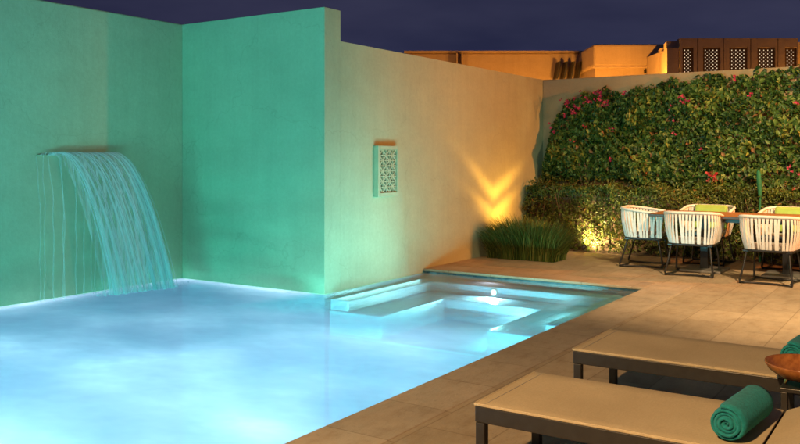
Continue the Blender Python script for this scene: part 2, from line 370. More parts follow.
# basin
b = MB(); ZF = -2.4
b.add([(XA,Y0,ZF),(XP,Y0,ZF),(XP,YP,ZF),(XA,YP,ZF)], [(0,1,2,3)])
b.add([(XA,Y0,ZF),(XA,YB,ZF),(XA,YB,WZ-.013),(XA,Y0,WZ-.013)], [(0,1,2,3)])
b.add([(XA,YB,ZF),(XC,YB,ZF),(XC,YB,WZ-.013),(XA,YB,WZ-.013)], [(0,1,2,3)])
b.add([(XC,YB,ZF),(XC,YP,ZF),(XC,YP,WZ-.013),(XC,YB,WZ-.013)], [(0,1,2,3)])
b.add([(XC,YP,ZF),(XP,YP,ZF),(XP,YP,-.15),(XC,YP,-.15)], [(0,1,2,3)])
b.add([(XP,YP,ZF),(XP,Y0,ZF),(XP,Y0,-.15),(XP,YP,-.15)], [(0,1,2,3)])
b.add([(XP,Y0,ZF),(XA,Y0,ZF),(XA,Y0,-.15),(XP,Y0,-.15)], [(0,1,2,3)])
struct(b, 'pool_basin', M['basin_dimmed'])
b = MB()
b.box(XC+.001, XP-.001, YP+.0, YP+.1, -.16, -.031); b.box(XP, XP+.1, Y0, YP, -.16, -.061)
struct(b, 'waterline_tiles', M['band'])
# spa shelf: floor block and two U shaped ledges
b = MB(); YS = 7.5
b.box(XC, XP, YS, YP, ZF+.002, -.50)
for z, w in ((-.24, .72), (-.115, .26)):
    zb = -.50 if z < -.2 else -.24
    b.box(XC+.002, XC+w, YS+(.0 if z < -.2 else .02), YP-.002, zb, z)
    b.box(XP-w*1.35, XP-.002, YS+(.0 if z < -.2 else .02), YP-.002, zb, z)
    b.box(XC+w, XP-w*1.35, YP-w*.95, YP-.002, zb, z)
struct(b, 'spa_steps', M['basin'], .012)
b = MB(); b.box(XC+.003, XP-.003, YS-.012, YS-.001, ZF+.01, -.53); struct(b, 'spa_dimming_slab', M['basin_dimmed'])  # added dark slab, dims the bright spa front seen through the water
# water surface, follows the pool outline
b = MB()
b.add([(XA+.001,Y0+.001,WZ),(XP-.001,Y0+.001,WZ),(XP-.001,YP-.001,WZ),(XC+.001,YP-.001,WZ),(XC+.001,YB-.001,WZ),(XA+.001,YB-.001,WZ)], [(0,1,2,3,4,5)])
struct(b, 'water', M['water'])

# ------------------------------------------------------------------ garden walls
def wallthing(boxes, name, m, label, bevel=.015):
    b = MB()
    for q in boxes: b.box(*q)
    o = b.build(name, m, bevel=bevel or 0); tag(o, label, 'wall'); return o
wallthing([(XA-.3, XA, -6.0, YB+.3, WZ-.012, HT)], 'garden_wall', M['stucco'], 'tall green lit stucco wall with the water spout pouring from it')
wallthing([(XA+.002, XC, YB, YB+.3, WZ-.012, HT-.004)], 'garden_wall', M['stucco'], 'tall teal lit stucco wall facing the camera behind the pool', .005)
wallthing([(XC-.3, XC, YB+.3, YD+.3, WZ-.012, HC)], 'garden_wall', M['stucco'], 'lower stucco wall fading from green to orange with lattice plaque', 0)
wallthing([(XC, gx1, YD, YD+.3, -.3, HC-.003)], 'garden_wall', M['stucco_back'], 'grey brown boundary wall behind the bougainvillea and hedge')

# lattice plaque on the low wall
pl = empty('wall_grille', (XC, 8.62, 1.325), 0, 'small cream square lattice grille box mounted on orange green wall', 'wall grille')
b = MB(); w, h_, dp = .235, .315, .07
b.box(0, dp, -w, -w+.05, -h_, h_); b.box(0, dp, w-.05, w, -h_, h_); b.box(0, dp, -w+.05, w-.05, h_-.05, h_); b.box(0, dp, -w+.05, w-.05, -h_, -h_+.05)
b.build('frame', M['stucco'], pl, .004)
b = MB(); b.box(.004, .012, -w+.05, w-.05, -h_+.05, h_-.05); b.build('back_panel', M['stem'], pl)
b = MB()
iw, ih = w-.052, h_-.052
nx, nz_ = 5, 8
def plate_with_holes(b, x0, x1, y0, y1, z0, z1, nx, nz, hr):
    # lattice: bars both ways + diagonals
    sy, sz = (y1-y0)/nx, (z1-z0)/nz
    for i in range(nx+1):
        y = y0+i*sy; b.box(x0, x1, max(y0, y-.006), min(y1, y+.006), z0, z1)
    for j in range(nz+1):
        z = z0+j*sz; b.box(x0+.001, x1-.001, y0+.001, y1-.001, max(z0+.001, z-.006), min(z1-.001, z+.006))
    for i in range(nx):
        for j in range(nz):
            cy, cz = y0+(i+.5)*sy, z0+(j+.5)*sz
            Mx = Matrix.Translation((0, cy, cz)) @ Matrix.Rotation(R(45 if (i+j) % 2 else -45), 4, 'X')
            b.box(x0+.003, x1-.003, -.62*sy, .62*sy, -.009, .009, Mx)
plate_with_holes(b, .03, .055, -iw, iw, -ih, ih, nx, nz_, .02); b.build('lattice', M['stucco'], pl)

# ------------------------------------------------------------------ waterfall
random.seed(4)
SY0, SY1, SZ = 5.34, 6.26, 1.52
wf = empty('waterfall', (XA, (SY0+SY1)/2, WZ), 0, 'curved sheet of water arcing from wall slot into the pool', 'waterfall')
b = MB(); b.box(.0, .022, -(SY1-SY0)/2+.04, (SY1-SY0)/2+.03, SZ-WZ-.006, SZ-WZ+.006); b.build('spout_lip', M['stucco'], wf, .003)
H = SZ - WZ
def arc(y, v, drift=0.0, n=26, lift=.03, jit=0.0, ph=0.0):
    pts = []; g = 9.8; vz = math.sqrt(2*g*lift); T = (vz + math.sqrt(vz*vz + 2*g*H)) / g
    for i in range(n):
        t = T * i / (n-1); pts.append((.04 + v*t, y + drift*t + jit*math.sin(3.1*t/T+ph), H + vz*t - .5*g*t*t))
    return pts
hw = (SY1-SY0)/2
# main ropes of water
b_ = random.Random(9)
ys = [(-.42 + .95*((q+b_.uniform(.1, .9))/34)**.8, 1.22 + .62*((q+.5)/34) + b_.uniform(-.10, .12), b_.choice((.002, .003, .0045)) if b_.random() < .62 else b_.choice((.010, .015))) for q in range(34)]
for y, v, r in ys:
    pts = arc(y*.84, v*.40, drift=.95+random.uniform(-.05, .05), jit=.008, ph=random.uniform(0, 6))
    n = len(pts); MBs = MB(); MBs.tube(pts, [r*(1.2+2.9*(i/n)) for i in range(n)], 8, flat=.6); MBs.build('water_stream', M['stream'], wf)
# veil between them
b = MB()
for lay, (ya, yb, va, vb) in enumerate([(-.42, .45, 1.0, 1.6), (-.30, .42, 1.1, 1.45)]):
    nn = 40; rows = [arc(ya+(yb-ya)*i/nn, .46*(va+(vb-va)*i/nn) + .03*math.sin(i*1.7), .92, 26) for i in range(nn+1)]
    vs = [p for r_ in rows for p in r_]; vs2 = [(p[0]-.008, p[1], p[2]) for p in vs]; fs = []
    for i in range(nn):
        for k in range(25): fs.append((i*26+k, (i+1)*26+k, (i+1)*26+k+1, i*26+k+1))
    b.add(vs, fs, True)
b.build('water_veil', M['veil'], wf)
# drips straight down
for k in range(11):
    y = -hw + .02 + k*(.075 + .02*random.random()); x0 = .02+random.random()*.10
    pts = [(x0*min(1, i/6)+.01+.004*math.sin(i*1.3+k), y+.006*math.sin(i*.9+k*2), H-.01 - H*i/18) for i in range(19)]
    MBs = MB(); MBs.tube(pts, [random.uniform(.004, .008)]*19, 6); MBs.build('water_drip', M['drip'], wf)

b = MB(); rs = random.Random(21)
for q in range(700):      # drops thrown up where the sheet lands
    yy = rs.uniform(.10, 1.15); xx = .32 + .16*(yy-.10)/1.05 + rs.gauss(0, .07); zz = abs(rs.gauss(0, .045)); rr_ = rs.uniform(.003, .008)
    vs = [(xx+rr_, yy, zz), (xx-rr_, yy, zz), (xx, yy+rr_, zz), (xx, yy-rr_, zz), (xx, yy, zz+rr_*1.3), (xx, yy, zz-rr_)]
    b.add(vs, [(0,2,4), (2,1,4), (1,3,4), (3,0,4), (2,0,5), (1,2,5), (3,1,5), (0,3,5)], True)
sp_ = b.build('splash', M['stream'], wf); sp_['kind'] = 'stuff'

# ------------------------------------------------------------------ spa light
sl = empty('pool_light', (-4.70, YP-.26*.95-.002, -.18), 0, 'round lit underwater lamp in the riser of the spa step', 'pool light')
Mx = Matrix.Rotation(R(90), 4, 'X')
b = MB(); b.lathe([(0, .010), (.026, .009), (.038, .004)], M=Mx, seg=28); b.build('lens', M['lens'], sl)
b = MB(); b.lathe([(.038, 0), (.038, .012), (.050, .012), (.053, 0)], M=Mx, seg=28); b.build('trim_ring', M['plate'], sl)

# ------------------------------------------------------------------ sun loungers
def make_lounger():
    t = empty('sun_lounger', (0, 0, 0))
    L, Wd, zt = 1.98, .66, .375; xb = 1.20
    b = MB(); zr0, zr1 = zt-.085, zt-.012
    b.box(0, L, 0, .045, zr0, zr1); b.box(0, L, Wd-.045, Wd, zr0, zr1); b.box(0, .045, .045, Wd-.045, zr0, zr1); b.box(L-.045, L, .045, Wd-.045, zr0, zr1)
    b.box(xb-.02, xb+.02, .045, Wd-.045, zr0+.004, zr1-.004); b.box(.6, .63, .045, Wd-.045, zr0+.004, zr1-.01)
    b.build('frame', M['frame'], t, .004)
    for x in (.002, L-.047):
        for y in (.002, Wd-.047):
            b = MB(); b.box(x, x+.045, y, y+.043, 0, zr0-.001); lg = b.build('leg', M['frame'], t, .004)
            b = MB(); b.box(x+.004, x+.041, y+.004, y+.039, -.0, .008); b.build('foot_pad', M['dark_metal'], lg)
    b = MB()
    n = 14; vs = []
    for i in range(n+1):
        for j in range(9):
            x = -.004 + (xb+.0)*i/n; y = -.004 + (Wd+.008)*j/8
            sag = -.010*math.sin(math.pi*i/n)*math.sin(math.pi*j/8)
            vs.append((x, y, zt+sag))
    m = len(vs); vs += [(v[0], v[1], zt-.011) for v in vs]
    fs = []
    for i in range(n):
        for j in range(8):
            a = i*9+j; fs.append((a, a+9, a+10, a+1)); fs.append((m+a, m+a+1, m+a+10, m+a+9))
    for i in range(n): a = i*9; fs.append((a, m+a, m+a+9, a+9)); a = i*9+8; fs.append((a, a+9, m+a+9, m+a))
    for j in range(8): a = j; fs.append((a, a+1, m+a+1, m+a)); a = n*9+j; fs.append((a, m+a, m+a+1, a+1))
    b.add(vs, fs, True); seat = b.build('seat', M['sling'], t, .003)
    b = MB(); b.tube([(.0, .0, zt-.001), (xb, .0, zt-.001)], .0045, 6); b.build('piping', M['sling'], seat)
    b = MB(); b.tube([(-.001, .0, zt-.001), (-.001, Wd, zt-.001)], .0045, 6); b.build('piping', M['sling'], seat)
    b = MB(); b.box(.045, .047, .01, Wd-.01, zt-.001, zt+.0008); b.build('seam', M['cushion'], seat)
    ang = R(24)
    Mb = Matrix.Translation((xb+.006, 0, zt-.004)) @ Matrix.Rotation(-ang, 4, 'Y')
    b = MB(); b.box(0, .76, -.004, Wd+.004, -.010, .004, Mb); bk = b.build('backrest', M['sling'], t, .004)
    b = MB(); b.box(.01, .75, .002, .04, -.045, -.0105, Mb); b.box(.01, .75, Wd-.04, Wd-.002, -.045, -.0105, Mb); b.box(.71, .75, .04, Wd-.04, -.045, -.0105, Mb); b.build('backrest_frame', M['frame'], bk, .003)
    b = MB(); e0 = Mb @ Vector((.5, .05, -.04)); b.tube([e0, (e0.x+.18, .05, zr1)], .008); b.build('support_strut', M['frame'], t); b = MB(); e0 = Mb @ Vector((.5, Wd-.05, -.04)); b.tube([e0, (e0.x+.18, Wd-.05, zr1)], .008); b.build('support_strut', M['frame'], t)
    return t
lo = make_lounger(); lo.location = (-1.80, 3.37, .004)
tag(lo, 'nearest low sun lounger with tan sling top beside pool edge', 'sun lounger', 'sun loungers on the pool deck')
lo2 = copy_tree(lo); lo2.location = (-1.83, 4.64, .004)
tag(lo2, 'farther low sun lounger with towel behind the bowl, toward the dining set', 'sun lounger', 'sun loungers on the pool deck')

# rolled towels
def towel(loc, rz, label, L=.40, Rr=.077):
    t = empty('rolled_towel', loc, rz)
    b = MB(); turns = 4.3; n = 150; th = Rr/turns*.86; pts = []
    # spiral strip with thickness, extruded along local Y
    def sp(u, off):
        a = u*turns*2*math.pi; r = .006 + (Rr-.006-.5*th)*u + off
        rr = max(.001, r); sq = 1 - .05*max(0, -math.sin(a))
        return (rr*math.cos(a), rr*math.sin(a)*sq)
    ny = 12; outer = [sp(i/n, th*.5) for i in range(n+1)]; inner = [sp(i/n, -th*.5+.001) for i in range(n+1)]
    vs = []; rnd = random.Random(7)
    for j in range(ny+1):
        y = -L/2 + L*j/ny; e_ = .006*math.sin(j*1.1) 
        for k, ring in enumerate((outer, inner)):
            for i, (x, z) in enumerate(ring):
                yy = y + (.007*math.sin(i*.11) if j in (0, ny) else 0); s_ = 1 + .012*math.sin(j*1.3+i*.05) - (.05 if (j in (0, ny) and k == 0) else 0)
                vs.append((x*s_, yy, z*s_+Rr))
    m = n+1; st = 2*m; fs = []
    for j in range(ny):
        for i in range(n):
            a = j*st+i; fs.append((a, a+1, a+st+1, a+st)); a = j*st+m+i; fs.append((a, a+st, a+st+1, a+1))
        a = j*st+n; fs.append((a, a+m, a+m+st, a+st)); a = j*st; fs.append((a, a+st, a+m+st, a+m))
    for i in range(n): a = i; fs.append((a, a+m, a+m+1, a+1)); a = ny*st+i; fs.append((a, a+1, a+m+1, a+m))
    b.add(vs, fs, True); o = b.build('rolled_towel', M['towel'])
    bpy.data.objects.remove(t); o.location = loc; o.rotation_euler = (0, 0, rz)
    tag(o, label, 'towel', 'rolled teal towels'); return o
towel((-.705, 3.64, .374), R(-6), 'rolled teal towel lying on the nearest sun lounger')
towel((-.66, 5.00, .374), R(-6), 'rolled teal towel partly hidden behind the wooden bowl')

# small side table between the loungers, wooden bowl on pegs on it
stb = empty('side_table', (-.55, 4.44, .004), 0, 'small dark side table under the wooden bowl between the two loungers', 'side table')
b = MB(); b.box(-.12, .12, -.11, .11, .375, .396); b.build('tabletop', M['frame'], stb, .003)
for x in (-.115, .085):
    for y in (-.105, .075):
        b = MB(); b.box(x, x+.03, y, y+.03, 0, .374); b.build('leg', M['frame'], stb, .002)
bw = empty('wooden_bowl', (-.56, 4.43, .401), 0, 'wide shallow brown wooden bowl on brass pegs between the loungers', 'bowl')
b = MB(); b.lathe([(0, .040), (.07, .040), (.12, .055), (.165, .085), (.184, .108), (.190, .11), (.192, .104), (.175, .075), (.13, .042), (.08, .028), (0, .027)], seg=56); b.build('bowl_body', M['bowlwood'], bw)
for a in (185, 305, 65):
    b = MB(); b.tube([(.085*math.cos(R(a)), .085*math.sin(R(a)), .032), (.10*math.cos(R(a)), .10*math.sin(R(a)), 0)], [.012, .006]); b.build('foot', M['brass'], bw)

# ------------------------------------------------------------------ rope armchairs
def make_chair(cushion):
    t = empty('rope_armchair', (0, 0, 0))
    # plan outline of tub: U open to +Y (chair faces +Y)
    def U(k, w, d, rad):      # k 0..1 along U from front-left arm round the back to front-right arm
        pts = []
        w2, y0, y1 = w/2, -d/2, d/2
        segs = [((-w2, y1), (-w2, y0+rad))]
        L1 = (y1-(y0+rad)); La = math.pi/2*rad; Lb = w-2*rad; tot = 2*L1+2*La+Lb; s = k*tot
        if s < L1: return (-w2, y1-s)
        s -= L1
        if s < La: a = math.pi + s/rad; return (-w2+rad+rad*math.cos(a), y0+rad+rad*math.sin(a))
        s -= La
        if s < Lb: return (-w2+rad+s, y0)
        s -= Lb
        if s < La: a = 1.5*math.pi + s/rad; return (w2-rad+rad*math.cos(a), y0+rad+rad*math.sin(a))
        s -= La
        return (w2, y0+rad+s)
    def zt(k): return .795 - .115*max(0, abs(k-.5)*2-.28)**1.3
    def top(k):
        x, y = U(k, .66, .58, .19); return Vector((x, y-.01, zt(k)))
    def bot(k):
        x, y = U(k, .55, .50, .14); return Vector((x, y, .405))
    b = MB(); b.tube([top(k/48) for k in range(49)], .019, 8); b.build('top_rail', M['rope'], t)
    b = MB(); n = 38
    rnd = random.Random(3)
    for i in range(n):
        k = (i+.5)/n; k2 = min(.995, max(.005, k + rnd.choice((-1, 1))*.010)); p0, p1 = top(k), bot(k2)
        tang = (bot(min(1, k2+.01)) - bot(max(0, k2-.01))).normalized()
        nrm = tang.cross(Vector((0, 0, 1))).normalized()
        hw_ = .0130; th = .004
        vs = []
        for s_ in range(7):
            u = s_/6; p = p0.lerp(p1, u) + nrm*(.018*math.sin(math.pi*u)); wv = hw_*(1.25-.3*math.sin(math.pi*u))
            vs += [p-tang*wv-nrm*th, p+tang*wv-nrm*th, p+tang*wv+nrm*th, p-tang*wv+nrm*th]
        fs = []
        for s_ in range(6):
            for q in range(4): l = (q+1) % 4; fs.append((s_*4+q, s_*4+l, s_*4+4+l, s_*4+4+q))
        b.add(vs, fs)
    b.build('woven_rope_back', M['rope'], t)
    b = MB(); ring = [bot(k/30) for k in range(31)]; b.tube([Vector((p.x, p.y, .392)) for p in ring] , .016, 8, closed=True)
    b.box(-.27, .27, -.235, .24, .375, .392); b.build('seat_frame', M['dark_metal'], t)
    b = MB(); b.box(-.245, .245, -.20, .24, .396, .455); b.build('seat_cushion', M['cushion'], t, .025)
    if cushion:
        Mc = Matrix.Translation((0, -.19, .64)) @ Matrix.Rotation(R(12), 4, 'X'); b = MB(); b.box(-.22, .22, -.04, .04, -.17, .175, Mc); b.build('back_cushion', M['lime'], t, .03)
    F = {(-1, -1): (-.29, -.30), (1, -1): (.29, -.30), (-1, 1): (-.27, .27), (1, 1): (.27, .27)}
    for (sx, sy), (fx, fy) in F.items():
        b = MB(); b.tube([(sx*.235, sy*.20, .385), (sx*.26, sy*.245, .20), (fx, fy, .035), (fx*.985, fy*.97, .014)], .0125, 8); b.build('leg', M['dark_metal'], t)
    b = MB(); rp = []
    cs = [F[(-1,-1)], F[(1,-1)], F[(1,1)], F[(-1,1)]]
    for i in range(4):
        a, c_ = Vector((*cs[i], 0)), Vector((*cs[(i+1) % 4], 0)); mid = (a+c_)*.5*.62
        for k in range(10):
            u = k/10; p = a*(1-u)**2 + mid*2*u*(1-u)*1.0 + c_*u*u; rp.append((p.x, p.y, .013))
    b.tube(rp, .012, 8, closed=True); b.build('floor_runner', M['dark_metal'], t)
    return t
CG = 'rope armchairs around the dining table'
c0 = make_chair(False)
def setc(o, x, y, rz, label): o.location = (x, y, .004); o.rotation_euler = (0, 0, R(rz)); tag(o, label, 'armchair', CG); return o
setc(c0, -3.48, 11.52, -84, 'cream rope armchair at the head of the table near the hedge')
setc(copy_tree(c0), -2.72, 11.02, 3, 'cream rope armchair with its back to the pool, nearer the table end')
setc(copy_tree(c0), -1.75, 10.78, -4, 'cream rope armchair with its back to the pool, farther from the table end')
c4 = make_chair(True)
setc(c4, -2.82, 12.22, 180, 'far side rope armchair showing lime cushion, nearer the table end')
setc(copy_tree(c4), -1.78, 12.24, 176, 'far side rope armchair with lime cushion, farther from the table end')

# ------------------------------------------------------------------ dining table
tb = empty('dining_table', (-3.3, 11.0, .004), 0, 'long brown wooden dining table with dark legs among rope chairs', 'table')
b = MB(); b.box(0, 3.0, 0, .92, .715, .75); b.build('tabletop', M['wood'], tb, .006)
b = MB(); b.box(.25, 2.75, .12, .16, .665, .713); b.box(.25, 2.75, .76, .80, .665, .713); b.box(.25, .29, .16, .76, .666, .712); b.box(2.71, 2.75, .16, .76, .666, .712); b.build('under_frame', M['dark_metal'], tb)
for x in (.62, 1.62, 2.45):
    b = MB(); b.box(x-.05, x+.05, .40, .52, .03, .664); b.build('pedestal', M['dark_metal'], tb, .004)
    b = MB(); b.box(x-.26, x+.26, .16, .76, 0, .028); b.build('base_plate', M['plate'], tb, .006)

# ------------------------------------------------------------------ foliage
def leaves(name, m, pts, nrm, size, parent, seed=0, aspect=.55, tint=None):
    rng = np.random.default_rng(seed); n = len(pts)
    d = rng.normal(size=(n, 3)) * .75 + nrm; d /= np.linalg.norm(d, axis=1)[:, None]
    u = rng.normal(size=(n, 3)); u[:, 2] -= .9; u -= (u*d).sum(1)[:, None]*d; u /= np.linalg.norm(u, axis=1)[:, None]
    w = np.cross(d, u); s = size*(.55+.8*rng.random(n))[:, None]
    fold = d*s*.22
    V = np.stack([pts-u*s*.5, pts-u*s*.08+w*s*aspect*.5+fold, pts+u*s*.62-d*s*.12, pts-u*s*.08-w*s*aspect*.5+fold], 1).reshape(-1, 3)
    me = bpy.data.meshes.new(name); base = np.arange(n)*4
    # two triangles sharing the midrib
    F_ = np.stack([base, base+1, base+2, base, base+2, base+3], 1).reshape(-1)
    me.vertices.add(n*4); me.vertices.foreach_set('co', V.ravel()); me.loops.add(n*6); me.loops.foreach_set('vertex_index', F_)
    me.polygons.add(n*2); me.polygons.foreach_set('loop_start', np.arange(n*2)*3); me.polygons.foreach_set('loop_total', np.full(n*2, 3))
    me.update(calc_edges=True); at = me.attributes.new('tint', 'FLOAT', 'FACE'); tv = rng.random(n)*.85 if tint is None else tint; at.data.foreach_set('value', np.repeat(tv, 2).astype(np.float32))
    me.materials.append(m); o = bpy.data.objects.new(name, me); C.objects.link(o)
    if parent: o.parent = parent
    return o
from mathutils import noise as mnoise
rng = np.random.default_rng(11)
# --- bougainvillea on the back wall
bg_ = empty('bougainvillea', (-2.4, YD, .02), 0, 'sprawling green bougainvillea with red and magenta flowers covering the back wall', 'climbing plant')
ox, oy, oz = -2.4, YD, .02
def wallxz(px, py, Y=YD-.3):
    a = (px-400)/835; d = Y/(a*ST+CT); return d*(a*CT-ST), 1.5-(py-157)/835*d
TOPO = [wallxz(*q) for q in ((543,150),(550,124),(562,104),(580,97),(600,93),(620,98),(640,91),(660,84),(690,81),(715,77),(735,80),(755,79),(775,72),(800,68),(840,66),(980,70))]
BOTO = [wallxz(*q) for q in ((543,185),(575,179),(600,179),(625,182),(655,187),(690,205),(740,235))]
def top_edge(x):
    return np.interp(x, [q[0] for q in TOPO], [q[1] for q in TOPO])
def bot_edge(x): return np.interp(x, [q[0] for q in BOTO], [q[1] for q in BOTO])
def clump(x, z, s=1.5, seed=0): return mnoise.noise(Vector((x*s, z*s, seed)))
P_, Nn, T_ = [], [], []
k = 0
while k < 30000:
    x = rng.uniform(-5.75, 3.2) if rng.random() < .9 else rng.uniform(-5.75, -1); te = top_edge(x) + .01 + .10*clump(x, 0, 2.2, 3) + .10*clump(x, 0, 7, 5); be = bot_edge(x) + .08*clump(x, 0, 3, 8)
    z = rng.uniform(be, te + abs(rng.normal(0, .04)))
    cl = clump(x, z, 2.3) + .5*clump(x, z, 5.5, 4)
    depth = max(.05, .30 + .22*cl) * min(1, .35 + (te-z)*1.6)
    if cl < -.62 and rng.random() < .7: continue
    yo = depth * (1 - abs(rng.normal(0, .22)))
    P_.append((x-ox, -max(.02, yo), z-oz)); Nn.append((0, -1, .35)); T_.append(np.clip(rng.beta(1.3, 2.0)*.98 + .25*max(0, cl), 0, .94) if rng.random() > .03 else 1.0); k += 1
leaves('foliage', M['boug'], np.array(P_), np.array(Nn, float), .082, bg_, 1, .62, np.array(T_))
b = MB()
for i in range(40):
    x = rng.uniform(-5.3, 2.8); x1 = x + rng.uniform(-.6, .6); z1 = min(top_edge(x1)-.1, rng.uniform(1.2, 2.6)); 
    pts = [(x-ox + (x1-x)*u + .05*math.sin(u*9+i), -.05-.14*math.sin(math.pi*u), (z1)*u) for u in np.linspace(0, 1, 10)]
    b.tube(pts, [.016*(1-u*.7) for u in np.linspace(0, 1, 10)], 6)
b.build('stems', M['stem'], bg_)
def blossom(x, z, n=6, s=.05, m='petal', yo=None, spread=.06):
    rr = random.Random(int(x*1000+z*77)); b = MB()
    y = -(yo if yo else .36+.12*clump(x, z, 2.3))
    for i in range(n):
        c = Vector((x-ox+rr.gauss(0, spread), y+rr.gauss(0, .03), z-oz+rr.gauss(0, spread)))
        for q in range(3):
            a = q*2.1+rr.random()*6; t1 = Vector((math.cos(a), -.5, math.sin(a))).normalized()*s; sd = Vector((-math.sin(a), -.1, math.cos(a)))*s*.42
            b.add([c, c+t1*.55+sd, c+t1*1.1, c+t1*.55-sd], [(0, 1, 2), (0, 2, 3)])
    b.build('blossom', M[m], bg_)
rb = random.Random(5)
for px, py, n in ((599, 96, 14), (590, 103, 5), (605, 103, 6), (583, 99, 4), (571, 103, 8), (577, 108, 8), (568, 112, 4), (586, 128, 3), (612, 129, 3), (574, 141, 3), (625, 93, 3), (553, 128, 4), (685, 98, 8), (671, 114, 4), (702, 150, 2), (711, 178, 12), (716, 176, 6), (711, 193, 7), (709, 202, 4), (751, 95, 2), (737, 79, 2), (677, 135, 2), (793, 168, 5), (799, 103, 3), (794, 190, 2), (611, 158, 2)):
    x, z = wallxz(px, py); blossom(x, z, n, rb.uniform(.026, .038), 'petal' if rb.random() < .55 or py < 115 else 'petal_red', spread=.045 if n > 3 else .02)
for i in range(12):
    blossom(rb.uniform(0, 3), rb.uniform(1.0, 2.5), rb.randint(2, 5), .035, 'petal')

# --- hedge
hg = empty('hedge', (-2.4, 12.95, .02), 0, 'dense low olive green clipped hedge running in front of back wall', 'hedge')
P_, Nn, T_ = [], [], []
for i in range(30000):
    x = rng.uniform(-5.84, 3.2) if rng.random() < .85 else rng.uniform(-5.84, -2)
    tz = 1.0 + .11*clump(x, 1, 1.9, 2) + .08*clump(x, 1, 6, 3) + (abs(rng.normal(0, .07)) if rng.random() < .12 else 0)
    fy = -.28 + .14*clump(x, 0, 2.2, 6)
    if rng.random() < .68:
        z = tz*(rng.random()**.8); bulge = .17*clump(x*1.0, z, 3.2, 9) + .08*clump(x, z, 8, 1) + (.10*rng.random() if rng.random() < .06 else 0); y = fy - .04 - bulge + abs(rng.normal(0, .06)) + .10*max(0, z-.85)*3
        nn = (0, -1, .4)
    else:
        y = rng.uniform(fy, .25); z = tz + .05*clump(x, y, 6, 2) - abs(rng.normal(0, .05)); nn = (0, -.4, 1)
    P_.append((x+2.4, y, z)); Nn.append(nn); T_.append(np.clip(rng.beta(2, 2.6) + .3*clump(x, z, 3, 5), 0, 1) if rng.random() > .02 else 1.0)
leaves('foliage', M['hedge'], np.array(P_), np.array(Nn, float), .048, hg, 2, .5, np.array(T_))
b = MB()
for i in range(120):
    x = rng.uniform(-5.8, 3.2)+2.4; y = rng.uniform(-.2, .15)
    for q in range(3):
        a = rng.uniform(-.3, .3); c_ = rng.uniform(-.2, .1); b.tube([(x, y, 0), (x+a*.5, y+c_*.5, .4), (x+a, y+c_, .9)], [.012, .008, .004], 5)
b.build('stems', M['stem'], hg)
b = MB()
for i in range(46):   # dark box core, its colour stands in for shade among the hedge stems
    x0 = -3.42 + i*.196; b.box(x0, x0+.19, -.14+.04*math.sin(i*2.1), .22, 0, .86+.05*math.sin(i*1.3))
b.build('dark_core', M['stem'], hg)

# --- clump of ornamental grass
def grass_clump(name, loc, w, d, h, n, label, seed):
    t = empty(name, loc, 0, label, 'grass clump'); rg = np.random.default_rng(seed); V = []; Fc = []; T = []
    for i in range(n):
        x, y = rg.uniform(-w/2, w/2)*.86, rg.uniform(-d/2, d/2)*.9; L = h*rg.uniform(.40, 1.10)*(1-.42*abs(2*x/w)**2)*(1-.25*abs(2*y/d)**2)*(1+.12*mnoise.noise(Vector((x*5, y*5, 1)))); a = rg.uniform(0, 2*math.pi); lean = abs(rg.normal(.16, .20))*L
        dx, dy = math.cos(a)*lean + .75*x*L, math.sin(a)*lean + .5*y*L - .12*L*(y < 0); wx = rg.uniform(.0025, .0055); sx, sy = -math.sin(a)*wx, math.cos(a)*wx; k = len(V)
        for u, ww in ((0, 1), (.35, 1), (.7, .8), (1, .1)):
            zz = L*(u - .12*u*u*u); ex = u**2.1; V += [(x+dx*ex-sx*ww, y+dy*ex-sy*ww, zz), (x+dx*ex+sx*ww, y+dy*ex+sy*ww, zz)]
        Fc += [(k, k+1, k+3, k+2), (k+2, k+3, k+5, k+4), (k+4, k+5, k+7, k+6)]; T += [rg.random()]*3
    me = bpy.data.meshes.new('blades'); me.from_pydata(V, [], Fc); at = me.attributes.new('tint', 'FLOAT', 'FACE'); at.data.foreach_set('value', np.array(T, np.float32)); me.materials.append(M['grass'])
    o = bpy.data.objects.new('blades', me); C.objects.link(o); o.parent = t; return t
grass_clump('ornamental_grass', (-5.18, 11.32, .004), 1.22, .52, 0.70, 8000, 'dense tuft of dark green ornamental grass at foot of orange wall', 3)

# --- garden stake
b = MB(); x, z = wallxz(760, 186, 12.62)
b.tube([(0, 0, .02), (0.0, 0, z+.18)], [.016, .016], 10)
b.tube([(0, 0, z-.17), (0, 0, z-.12), (-.01, 0, z+.05), (-.02, 0, z+.2), (-.02, 0, z+.22)], [  .014, .028, .036, .026, .01], 10)
st_m = simple('green_canvas', (.008, .11, .045), .8, 0, .2, 12)
o = b.build('garden_stake', st_m, loc=(x, 12.62, 0)); tag(o, 'narrow green wrapped garden stake standing among the hedge leaves', 'garden stake')

# --- garden uplights
def uplight(loc, target, energy, label, size=70, blend=.6, col=AMBER, cat='garden light', hh=.10):
    t = empty('garden_uplight', loc, 0, label, cat)
    d = (Vector(target)-Vector(loc)).normalized(); q = d.to_track_quat('Z', 'Y').to_matrix().to_4x4()
    b = MB(); b.lathe([(0, -.05), (.03, -.05), (.034, .03), (.03, .032), (.028, .02)], c=(0, 0, 0), seg=20, M=Matrix.Translation((0, 0, hh)) @ q); b.build('lamp_housing', M['dark_metal'], t)
    b = MB(); b.lathe([(0, .022), (.027, .021)], seg=20, M=Matrix.Translation((0, 0, hh)) @ q); b.build('lens', M['warmlens'], t)
    b = MB(); b.tube([(0, 0, 0), (0, 0, hh-.04)], .008, 8); b.build('spike', M['dark_metal'], t)
    return lamp('garden_uplight_lamp', 'SPOT', Vector(loc)+Vector((0, 0, hh))+d*.06, energy, col, Vector(target)+Vector((0, 0, hh)), spot_size=R(size), spot_blend=blend, shadow_soft_size=.02)
